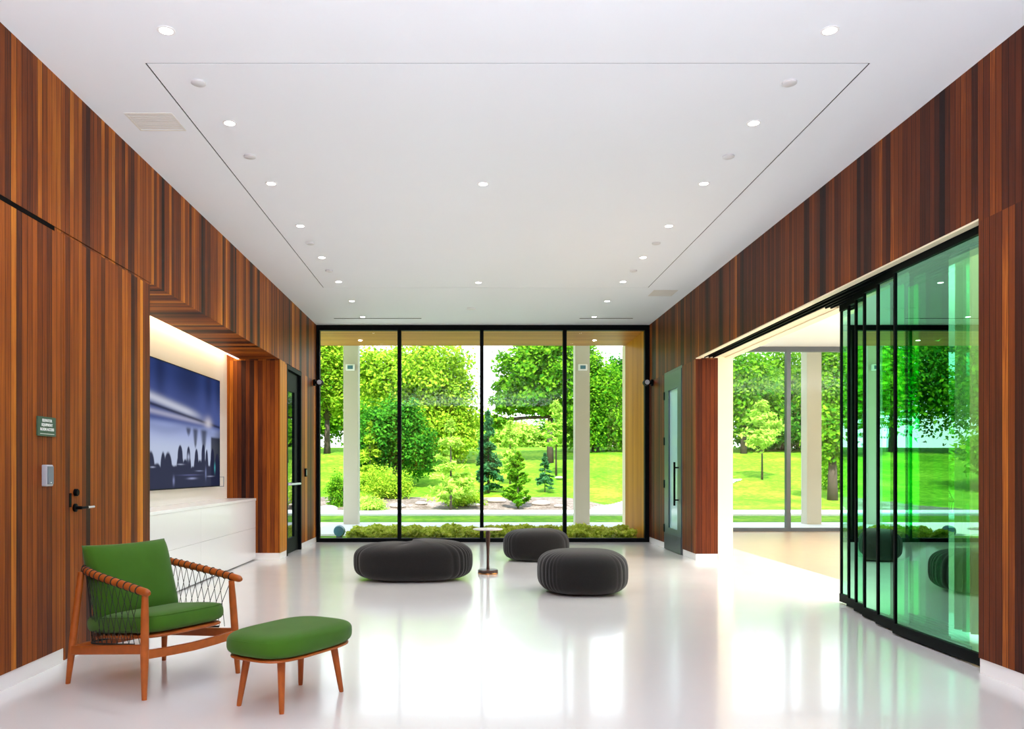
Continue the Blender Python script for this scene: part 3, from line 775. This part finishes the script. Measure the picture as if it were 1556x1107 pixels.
struct('lawn', patch(-70,90,13.81,110,160,160,-.02), M['lawn'], smooth=True)
struct('ground', MB().box(-70,-30,-.3, -3.8,13.8,-.06).box(12.4,-30,-.3, 90,13.8,-.06), M['lawn'])
struct('path', MB().box(-30,15.5,-.10, 3.4,19.0,-.005).box(3.4,16.2,-.10, 30,19.0,-.005).box(-30,22.3,-.10, 30,24.6,.012).box(12.2,19.0,-.10,30,22.3,-.005), M['concrete'])
def bed_in(x, y):
    n = .7*mnoise.noise(Vector((x*.6,y*.6,3)))
    return (-9+n < x < 4.6+n*1.5) and 24.6 < y < 29.3+n*1.6-.25*abs(x+2)*.3
struct('ground_bed', patch(-10,6,24.6,31,110,50,.03,bed_in), M['bed'], smooth=True)
# winding walk on the right
def walk_in(x, y): 
    c = 3.4+.30*(y-24)+.02*(y-24)**2
    return abs(x-c-1.2) < 1.1
struct('path_winding', patch(3,16,24.6,36,80,70,.03,walk_in), M['concrete'], smooth=True)

for k, x in enumerate((-2.64, 2.58, 7.80)):
    o = MB().box(x-.165,18.30,-.02, x+.165,18.63,4.45).build('column', M['col'], None, bevel=.008); o['kind'] = 'structure'
    if k < 2:
        lab = ('small pale box lamp high on the porch column at the leftmost pane', 'small pale box lamp high on the porch column at the rightmost pane')[k]
        t = thing('column_lamp', lab, 'lamp', (x,18.30,3.52), 0, 'box lamps on the porch columns')
        MB().box(x-.10,18.22,3.45, x+.10,18.299,3.59).build('housing', M['white'], t, world=True, bevel=.01)
        MB().box(x-.06,18.213,3.48, x+.06,18.22,3.56).build('lens', M['bluegrey'], t, world=True)
struct('added_shade_canopy', MB().box(-30,15.7,4.45, 30,18.9,4.8), M['col'])  # unseen slab over the columns, added to keep the sun off them
for x in (-1.98,2.33):
    o = MB().lathe([(.035,.004),(.035,-.006)], (x,14.95,3.60), 20).build('soffit_light', M['lens']); tag(o, 'small lit downlight in the porch soffit seen through the '+('leftmost' if x < 0 else 'rightmost')+' pane', 'downlight', 'porch soffit downlights')
t = thing('garden_floodlight', 'round teal floodlight on the ground outside the leftmost pane', 'floodlight', (-2.30,14.55,0))
MB().lathe([(.02,-.10),(.09,-.09),(.105,.0),(.10,.04),(.085,.045)], (-2.30,14.55,.125), 24, 'y').build('housing', M['bluegrey'], t, 'angle', world=True)
MB().lathe([(.075,.046),(.07,.05)], (-2.30,14.45,.125), 24, 'y').build('lens', M['dgrey'], t, 'angle', world=True)
MB().box(-2.35,14.5,-.02, -2.25,14.6,.04).build('foot', M['dgrey'], t, world=True)

# ---- leaf meshes
def leaves_mesh(pos, nrm, size, aspect=1.7, rs=0, jitter=.55):
    g = np.random.default_rng(rs); n = len(pos)
    nrm = nrm + g.normal(0,jitter,(n,3)); nrm /= np.linalg.norm(nrm,axis=1)[:,None]+1e-9
    ref = g.normal(0,1,(n,3)); a = np.cross(nrm,ref); a /= np.linalg.norm(a,axis=1)[:,None]+1e-9
    b = np.cross(nrm,a)
    s = (size*(.6+.8*g.random(n)))[:,None]
    q = np.stack([pos-a*s*aspect/2, pos+b*s/2, pos+a*s*aspect/2, pos-b*s/2],1).reshape(-1,3)
    return q
def quads_obj(name, q, m, parent):
    me = bpy.data.meshes.new(name); n = len(q)
    me.vertices.add(n); me.vertices.foreach_set('co', q.astype(np.float32).ravel())
    me.loops.add(n); me.loops.foreach_set('vertex_index', np.arange(n,dtype=np.int32))
    me.polygons.add(n//4); me.polygons.foreach_set('loop_start', np.arange(0,n,4,dtype=np.int32))
    me.update(calc_edges=True); me.validate()
    me.materials.append(m)
    o = bpy.data.objects.new(name, me); C.objects.link(o); o.parent = parent; return o
def crown_points(blobs, n, rs, clumps=70, sig=.16):
    g = np.random.default_rng(rs); P_, Q = [], []
    vol = np.array([b[3]*b[4]+b[4]*b[5] for b in blobs]); vol = vol/vol.sum()
    for (bx,by,bz,rx,ry,rz), w in zip(blobs, vol):
        k = max(12,int(clumps*w*len(blobs))); m_ = max(50,int(n*w))
        d = g.normal(0,1,(k,3)); d /= np.linalg.norm(d,axis=1)[:,None]
        rad = g.random((k,1))**.35*(.80+.35*g.random((k,1)))
        cc = d*rad
        idx = g.integers(0,k,m_)
        p = cc[idx] + g.normal(0,sig,(m_,3))
        p[:,2] -= .25*sig*np.abs(g.normal(0,1,m_))
        P_.append(p*np.array([rx,ry,rz])+np.array([bx,by,bz]))
        nn = d[idx]*.6 + np.array([0,0,.7]); Q.append(nn)
    return np.concatenate(P_), np.concatenate(Q)
def tree(label, x, y, blobs, n, size, mat, trunk_h, trunk_r, rs, cat='tree', name='tree', group='trees beyond the lawn', bark='bark', clumps=70, sig=.16, scale=1.0, lean=0):
    t = thing(name, label, cat, (x,y,zt(x,y)-.05), 0, group)
    p, q = crown_points(blobs, int(n*1.9), rs, clumps, sig)
    quads_obj('foliage', leaves_mesh(p,q,size*.72,1.5,rs), M[mat], t)
    mb = MB(); top = Vector((lean,0,trunk_h))
    mb.tube([(0,0,-.1),(lean*.3,0,trunk_h*.5),top], [trunk_r*1.25,trunk_r,trunk_r*.8], 9)
    rnd = random.Random(rs)
    for b in blobs:
        c_ = Vector(b[:3]); 
        for e in range(3):
            e_ = c_ + Vector((rnd.uniform(-.6,.6)*b[3], rnd.uniform(-.6,.6)*b[4], rnd.uniform(-.2,.7)*b[5]))
            mid = top.lerp(e_,.5) + Vector((0,0,.12*b[5]))
            mb.tube([top, mid, e_], [trunk_r*.6,trunk_r*.35,trunk_r*.12], 6)
    mb.build('trunk', M[bark], t, True)
    return t
def conifer(label, x, y, h, r, n, size, mat, rs, group='young garden trees', droop=.25, base=.06, power=1.0):
    t = thing('conifer', label, 'conifer', (x,y,zt(x,y)), 0, group)
    g = np.random.default_rng(rs)
    nb = int(26+h*14)
    br_t = np.sort(g.random(nb)); az = g.random(nb)*2*PI
    idx = g.integers(0,nb,n); tt = br_t[idx]
    L_ = r*(1-tt)**power*(.75+.4*g.random(nb)[idx]); s = g.random(n)**.6
    a_ = az[idx] + g.normal(0,.16,n)/(s+.3)
    z = h*(base+(1-base)*tt) - droop*L_*s + g.normal(0,.03*h/2,n)*.6
    p = np.stack([np.cos(a_)*L_*s, np.sin(a_)*L_*s, np.clip(z,.03,None)],1)
    q = np.stack([np.cos(a_)*.3, np.sin(a_)*.3, np.ones(n)],1)
    quads_obj('foliage', leaves_mesh(p,q,size,2.6,rs), M[mat], t)
    MB().tube([(0,0,-.1),(0,0,h*.5),(0,0,h*.97)], [.03*h/2,.02*h/2,.006], 7).build('trunk', M['bark'], t, True)
    return t
def gx(px, y): return (px-711)/F*y
def bl(px, py, y, rpx, rpy, bx, by, ry=None):   # blob given by picture place, relative to the tree base (bx, by)
    x = gx(px,y); z = CAMZ+(714-py)/F*y
    return (x-bx, y-by, z-zt(bx,by)+.05, rpx/F*y, (ry or rpx)/F*y, rpy/F*y)

# left maple
by = 46; bx = gx(497,by)
tree('bright maple with a forked trunk standing on the lawn, seen through the leftmost pane', bx, by, [bl(500,560,by,36,40,bx,by), bl(478,590,by,30,34,bx,by), bl(515,605,by,26,24,bx,by), bl(500,525,by,28,24,bx,by)], 9000, .20, 'lf_bright', 1.9, .17, 11, sig=.20)
# big honey locust
by = 42; bx = gx(655,by)
tree('tall feathery yellow-green tree filling the second window pane', bx, by, [bl(650,560,by,62,52,bx,by), bl(600,575,by,48,50,bx,by), bl(690,610,by,38,50,bx,by), bl(640,640,by,58,42,bx,by), bl(570,560,by,34,40,bx,by), bl(690,660,by,42,36,bx,by)], 19000, .17, 'lf_bright', 2.4, .20, 12, clumps=110, sig=.15)
# dark rounded tree in front of it
by = 34; bx = gx(600,by)
tree('dense deep green rounded tree in front of the feathery one', bx, by, [bl(590,655,by,44,44,bx,by), bl(566,680,by,28,40,bx,by), bl(628,680,by,36,36,bx,by), bl(610,630,by,28,26,bx,by)], 13000, .13, 'lf_dark', 1.0, .12, 13, clumps=90, sig=.17)
# right maple
by = 42; bx = gx(836,by)
tree('deep green maple with open branches, seen through the third window pane', bx, by, [bl(800,560,by,46,36,bx,by), bl(770,600,by,26,26,bx,by), bl(845,570,by,40,44,bx,by), bl(808,605,by,36,24,bx,by), bl(760,640,by,16,12,bx,by), bl(850,620,by,30,20,bx,by), bl(830,530,by,40,24,bx,by)], 11500, .20, 'lf_mid', 2.4, .16, 14, clumps=80, sig=.14)
by = 47; bx = gx(905,by)
tree('tall dense green tree beyond the right porch column', bx, by, [bl(905,600,by,40,56,bx,by), bl(890,550,by,26,32,bx,by), bl(928,640,by,34,40,bx,by), bl(885,650,by,34,34,bx,by)], 13000, .17, 'lf_mid', 1.6, .2, 15, clumps=100, sig=.17)
by = 50; bx = gx(945,by)
tree('dark needle tree at the edge of the rightmost pane', bx, by, [bl(945,620,by,24,60,bx,by), bl(940,570,by,16,30,bx,by), bl(955,660,by,28,30,bx,by)], 7000, .16, 'lf_dark', 1.6, .16, 16, sig=.16)
# hazy belt behind
for k, (px, py, y, rx, ry, mt) in enumerate(((540,600,60,50,60,'lf_mid'),(700,655,62,60,34,'lf_bright'),(770,665,58,44,24,'lf_pale'),(860,660,60,60,34,'lf_mid'),(640,600,64,60,60,'lf_mid'),(470,600,62,50,60,'lf_mid'),(400,600,58,60,70,'lf_mid'),(990,610,58,60,60,'lf_mid'))):
    bx = gx(px,y)
    labs = ['hazy mid green tree far behind the left porch column','pale green tree low in the distance behind the second mullion','low lime coloured tree far back under the open sky gap','broad green tree far behind the deep green maple','large green tree far behind the feathery tree','green tree far back at the left window edge','green tree seen only through the glass of the black door in the left timber wall','green tree far back behind the porch side wall']
    tree(labs[k], bx, y, [bl(px,py,y,rx,ry,bx,y), bl(px-rx*.6,py+ry*.4,y,rx*.6,ry*.6,bx,y), bl(px+rx*.6,py+ry*.35,y,rx*.6,ry*.6,bx,y)], 8000, .24, mt, 2.0, .2, 30+k, sig=.2)
# seen through the side room
for k, (px, py, y, rx, ry, mt, lab) in enumerate((
    (1130,590,46,44,60,'lf_mid','leafy green tree seen just inside the open doorway'),
    (1190,575,50,50,56,'lf_mid','tall green tree behind the side room mullion'),
    (1190,645,48,60,36,'lf_dark','low deep green tree under the tall one in the doorway view'),
    (1262,580,46,40,60,'lf_mid','green tree right of the pale column in the doorway view'),
    (1265,660,30,30,36,'lf_mid','bushy green tree at the edge of the glass panel stack'),
    (1330,610,50,50,90,'lf_mid','tree behind the narrow strips of the glass panels'),
    (1400,630,44,55,80,'lf_mid','large tree behind the middle of the broad glass panel'),
    (1470,640,40,55,80,'lf_dark','dark tree behind the curtain side of the broad glass panel'),
    (1420,690,36,45,44,'lf_bright','bright shrubby tree low behind the broad glass panel'))):
    bx = gx(px,y)
    tree(lab, bx, y, [bl(px,py,y,rx,ry,bx,y), bl(px-rx*.6,py+ry*.45,y,rx*.6,ry*.5,bx,y), bl(px+rx*.6,py+ry*.35,y,rx*.6,ry*.6,bx,y)], 9000, .19, mt, max(.8,CAMZ+(714-py)/F*y-zt(bx,y)-ry/F*y*.6), .16, 60+k, sig=.19, clumps=90)
for k, (x_, y_, r_, h_, mt, lab) in enumerate(((-13,44,4.0,8.5,'lf_mid','green tree on the left lawn, mirrored in the narrow glass strips'),(-18,47,4.2,9.5,'lf_dark','dark green tree on the left lawn, mirrored in the broad glass panel'),(-23,46,4.2,9,'lf_mid','tall tree on the left lawn, mirrored mid panel'),(-28,49,4.6,10,'lf_dark','deep green tree far left outside, mirrored beside the curtain'),(-17,33,2.6,3.0,'lf_bright','bright low tree on the left lawn, mirrored low in the broad glass panel'))):
    tree(lab, x_, y_, [(0,0,h_*.62,r_*.9,r_*.9,h_*.38),(-r_*.5,0,h_*.45,r_*.7,r_*.7,h_*.3),(r_*.5,0,h_*.48,r_*.7,r_*.7,h_*.3)], 8000, .22, mt, h_*.22, .18, 120+k, sig=.19, clumps=90)
# saplings and young conifers
def place(px, py):   # ground distance for a picture point
    y = 19.0
    while y < 70:
        if 714+(CAMZ-zt(gx(px,y),y))/y*F <= py: return y
        y += .1
    return y
def young(px, pyb, pyt, wpx, n, size, mat, lab, rs, **k):
    y = place(px,pyb); h = (pyb-pyt)/F*y
    conifer(lab, gx(px,y), y, h, wpx/F*y, n, size, mat, rs, **k)
young(685,776,640,46,2600,.075,'lf_pale','airy lime sapling in the stony bed before the second pane',81,power=.7,droop=-.2)
young(787,774,688,25,8000,.045,'lf_mid','compact bright green young fir in the stony bed right of the middle mullion',82,power=.62,droop=-.45,base=.02)
young(742,748,622,24,6000,.08,'lf_blue','slender blue-green spruce beside the middle mullion',83,power=.7)
young(828,747,690,20,2600,.06,'lf_blue','small blue-green spruce on the slope left of the third mullion',84,power=.8)
young(845,722,610,22,1600,.08,'lf_pale','thin pale sapling on the slope near the third mullion',85,power=.5,droop=-.3,base=.35)
young(775,735,640,20,1600,.08,'lf_pale','wispy lime sapling left of the compact fir',86,power=.6,base=.2)
young(562,745,640,28,2600,.08,'lf_bright','yellow-green young conifer beside the left porch column',87,power=.7)
young(1158,728,612,36,2200,.10,'lf_pale','slim sapling on the lawn seen through the open doorway',88,power=.45,droop=-.35,base=.35)
young(1430,752,690,26,3000,.06,'lf_bright','young conifer behind the broad glass panel',89,power=.7)
# shrubs
def shrub(px, pyb, rpx, rpy, mat, lab, rs, n=2500, size=.06):
    y = place(px,pyb); bx = gx(px,y)
    tree(lab, bx, y, [(0,0,rpy/F*y*.9,rpx/F*y,rpx/F*y,rpy/F*y), (rpx/F*y*.5,0,rpy/F*y*.6,rpx/F*y*.6,rpx/F*y*.6,rpy/F*y*.6)], n, size, mat, rpy/F*y*.5, .025, rs, 'shrub', 'shrub', 'garden shrubs', clumps=40, sig=.22)
shrub(512,770,16,26,'lf_mid','leafy green shrub left of the left porch column',91)
shrub(588,758,34,26,'lf_bright','wide yellow-green shrub in the stony bed behind the left column',92, 4000)
shrub(560,776,22,12,'lf_pale','low pale tufted shrub at the front of the stony bed',93)
shrub(704,768,26,14,'lf_bright','low bright shrub at the foot of the lime sapling',94)
shrub(640,715,30,18,'lf_dark','dark shrub at the top of the lawn behind the first mullion',95)
shrub(1268,745,22,40,'lf_mid','tall green shrub before the edge of the glass stack',96, 3500, .07)
shrub(1385,760,24,20,'lf_mid','green shrub behind the broad panel edge',97)
shrub(1462,752,20,30,'lf_bright','yellow-green shrub near the slatted lounge chairs',98, 3000)
# boulders
rnd = random.Random(4)
for k, (px, py, s, lab) in enumerate(((605,772,.30,'pale boulder in the bed at the first mullion'),(640,768,.22,'small pale boulder right of the first mullion'),(755,764,.36,'broad pale boulder right of the middle mullion'),(720,770,.25,'pale boulder left of the middle mullion'),(822,768,.34,'pale boulder right of the compact fir'),(498,776,.34,'pale boulder in the bed by the left window jamb'),(850,728,.22,'small white boulder on the slope left of the third mullion'),(850,772,.2,'small boulder at the right end of the stony bed'))):
    y = place(px,py); x = gx(px,y)
    mb = MB().lathe([(.02,-.35),(.6,-.3),(1.0,0),(.8,.32),(.4,.48),(.02,.5)], n=14)
    mb.v = [(a*s*(1+.25*mnoise.noise(Vector((a*1.3,b*1.3,c+k*7)))), b*s*.8*(1+.25*mnoise.noise(Vector((a,b*1.7,c+k*3)))), c*s*.7+.08*s*mnoise.noise(Vector((a*2,b*2,k)))) for a,b,c in mb.v]
    o = mb.build('boulder', M['stone'], None, True, sub=1); o.location = (x,y,zt(x,y)+.05); tag(o, lab, 'boulder', 'boulders in the stony bed')
# low planting outside the glass
g = np.random.default_rng(21); n = 26000
px_ = g.uniform(-2.10,2.92,n); py_ = g.uniform(14.05,15.42,n)
hh = .13+.05*np.sin(px_*5.1)*np.sin(py_*7.3)+.035*np.sin(px_*13+py_*9)
pz_ = hh*g.random(n)**.45
o = quads_obj('low_hedge', leaves_mesh(np.stack([px_,py_,pz_],1), np.tile([0,0,.9],(n,1)), .05, 1.8, 22), leaf_mat('groundcover', (.38,.52,.03), (.85,.90,.18), .35), None)
tag(o, 'strip of low leafy planting right outside the window wall', 'planting', None, 'stuff')
# ---- blue car far off
cy_ = 60.0; cx_ = gx(1332,cy_); cz = zt(cx_,cy_)
car = thing('car', 'small blue car parked far off, seen between the glass panel strips', 'car', (cx_,cy_,cz))
prof = [(-2.1,.35),(-2.1,.75),(-1.95,.88),(-1.2,.95),(-.75,1.38),(.55,1.42),(1.25,1.0),(1.95,.86),(2.1,.7),(2.1,.35)]
mb = MB(); vs = [(x,-.85*(.88 if z > 1.1 else 1),z) for x, z in prof]+[(x,.85*(.88 if z > 1.1 else 1),z) for x, z in prof]; k = len(prof)
mb.add(vs, [tuple(range(k)), tuple(range(2*k-1,k-1,-1))]+[(i,(i+1)%k,k+(i+1)%k,k+i) for i in range(k)]); mb.build('body', M['car_paint'], car, bevel=.05)
MB().add([(-.95,-.862,.98),(-.65,-.80,1.33),(.5,-.80,1.35),(1.05,-.862,1.0)], [(0,1,2,3)]).build('window', M['black'], car)
for x in (-1.3,1.3):
    for s in (-1,1):
        w_ = MB().lathe([(.2,-.1),(.32,-.1),(.33,.1),(.2,.1)], (x,s*.78,.32), 20, 'y').build('wheel', M['tyre'], car, 'angle')
# ---- slatted outdoor lounge chairs
def lounge(x, y, rz, lab):
    t = thing('garden_chair', lab, 'garden chair', (x,y,.0), rz, 'slatted garden chairs')
    pr = [(-.35,.62),(-.22,.42),(-.05,.30),(.2,.32),(.42,.40)]
    mb = MB()
    for i in range(len(pr)-1):
        for k in range(4):
            a, b = Vector((pr[i][0],0,pr[i][1])), Vector((pr[i+1][0],0,pr[i+1][1])); c_ = a.lerp(b,(k+.5)/4)
            mb.bar((c_.x,-.3,c_.z), (c_.x,.3,c_.z), .03, .012)
    mb.build('slats', M['black'], t)
    for s in (-1,1):
        MB().tube([(p_[0],s*.3,p_[1]) for p_ in pr], .013, 6).build('side_rail', M['black'], t, True)
        MB().tube([(-.2,s*.3,.42),(-.28,s*.3,.0)], .013, 6).build('leg', M['black'], t, True)
        MB().tube([(.3,s*.3,.35),(.33,s*.3,.0)], .013, 6).build('leg', M['black'], t, True)
lounge(gx(1440,23.4),23.4,.4,'black slatted garden chair on the terrace, the one farther from the curtain')
lounge(gx(1466,23.0),23.0,2.4,'black slatted garden chair on the terrace, the one nearer the curtain')

# ================================================================== light, sky, camera
w = bpy.data.worlds.new('World'); bpy.context.scene.world = w; w.use_nodes = True
nt = w.node_tree; nt.nodes.clear()
out = nt.nodes.new('ShaderNodeOutputWorld'); bg = nt.nodes.new('ShaderNodeBackground')
tc = nt.nodes.new('ShaderNodeTexCoord'); sp = nt.nodes.new('ShaderNodeSeparateXYZ'); nt.links.new(tc.outputs['Generated'], sp.inputs[0])
rp = nt.nodes.new('ShaderNodeValToRGB'); nt.links.new(sp.outputs[2], rp.inputs[0])
rp.color_ramp.elements[0].position = .0; rp.color_ramp.elements[0].color = (.96,.98,1,1)
rp.color_ramp.elements[1].position = .7; rp.color_ramp.elements[1].color = (.62,.80,1,1)
nt.links.new(rp.outputs[0], bg.inputs[0]); bg.inputs[1].default_value = 1.7
nt.links.new(bg.outputs[0], out.inputs[0])
def light(kind, loc, rot, e, col=(1,1,1), **k):
    L = bpy.data.lights.new('lamp', kind); L.energy = e; L.color = col
    for a, b in k.items(): setattr(L, a, b)
    o = bpy.data.objects.new('lamp', L); o.location = loc; o.rotation_euler = rot; C.objects.link(o); return o
sd = Vector((.10,.64,-.75)).normalized()      # sun from behind the building, over the left shoulder
light('SUN', (0,0,30), sd.to_track_quat('-Z','Y').to_euler(), 5.5, (1,.95,.84), angle=.01)
light('AREA', (.25,-1.7,CAMZ), (PI,0,0), 610, (.86,.93,1), shape='RECTANGLE', size=5.2, size_y=3.8)  # added fill, unseen uplight behind the camera that brightens the ceiling
light('AREA', (9.0,9.0,CAMZ), (PI,0,0), 520, (1,.97,.92), shape='RECTANGLE', size=4.0, size_y=3.0)  # second added uplight, out of view, to lift the side room
light('AREA', (-3.19,(NY0+NY1)/2,HD+.11), (0,0,0), 9, (1,.78,.45), shape='RECTANGLE', size=.10, size_y=4.3)
for x, y in ((4.5,6.0),(5.5,12.5),(8,12.5),(5.5,9),(8.5,9)):  # unseen spots without fittings, added to brighten side room and curtain
    light('SPOT', (x,y,H-.05), (0,0,0), 320, (1,.97,.92), spot_size=math.radians(130), spot_blend=.9, shadow_soft_size=.08)

cam = bpy.data.cameras.new('camera'); co = bpy.data.objects.new('camera', cam); C.objects.link(co)
co.location = (0,0,CAMZ); co.rotation_euler = (PI/2,0,0)
cam.sensor_width = 36; cam.lens = F/1556*36; cam.shift_x = (778-711)/1556; cam.shift_y = (714-553.5)/1556; cam.clip_end = 500
s = bpy.context.scene; s.camera = co
s.view_settings.view_transform = 'Standard'; s.view_settings.look = 'None'; s.view_settings.exposure = .92; s.view_settings.gamma = 1
cy = s.cycles
cy.use_denoising = True; cy.max_bounces = 10; cy.diffuse_bounces = 6; cy.glossy_bounces = 5; cy.transmission_bounces = 6; cy.transparent_max_bounces = 24
cy.sample_clamp_indirect = 6; cy.caustics_reflective = False; cy.caustics_refractive = False
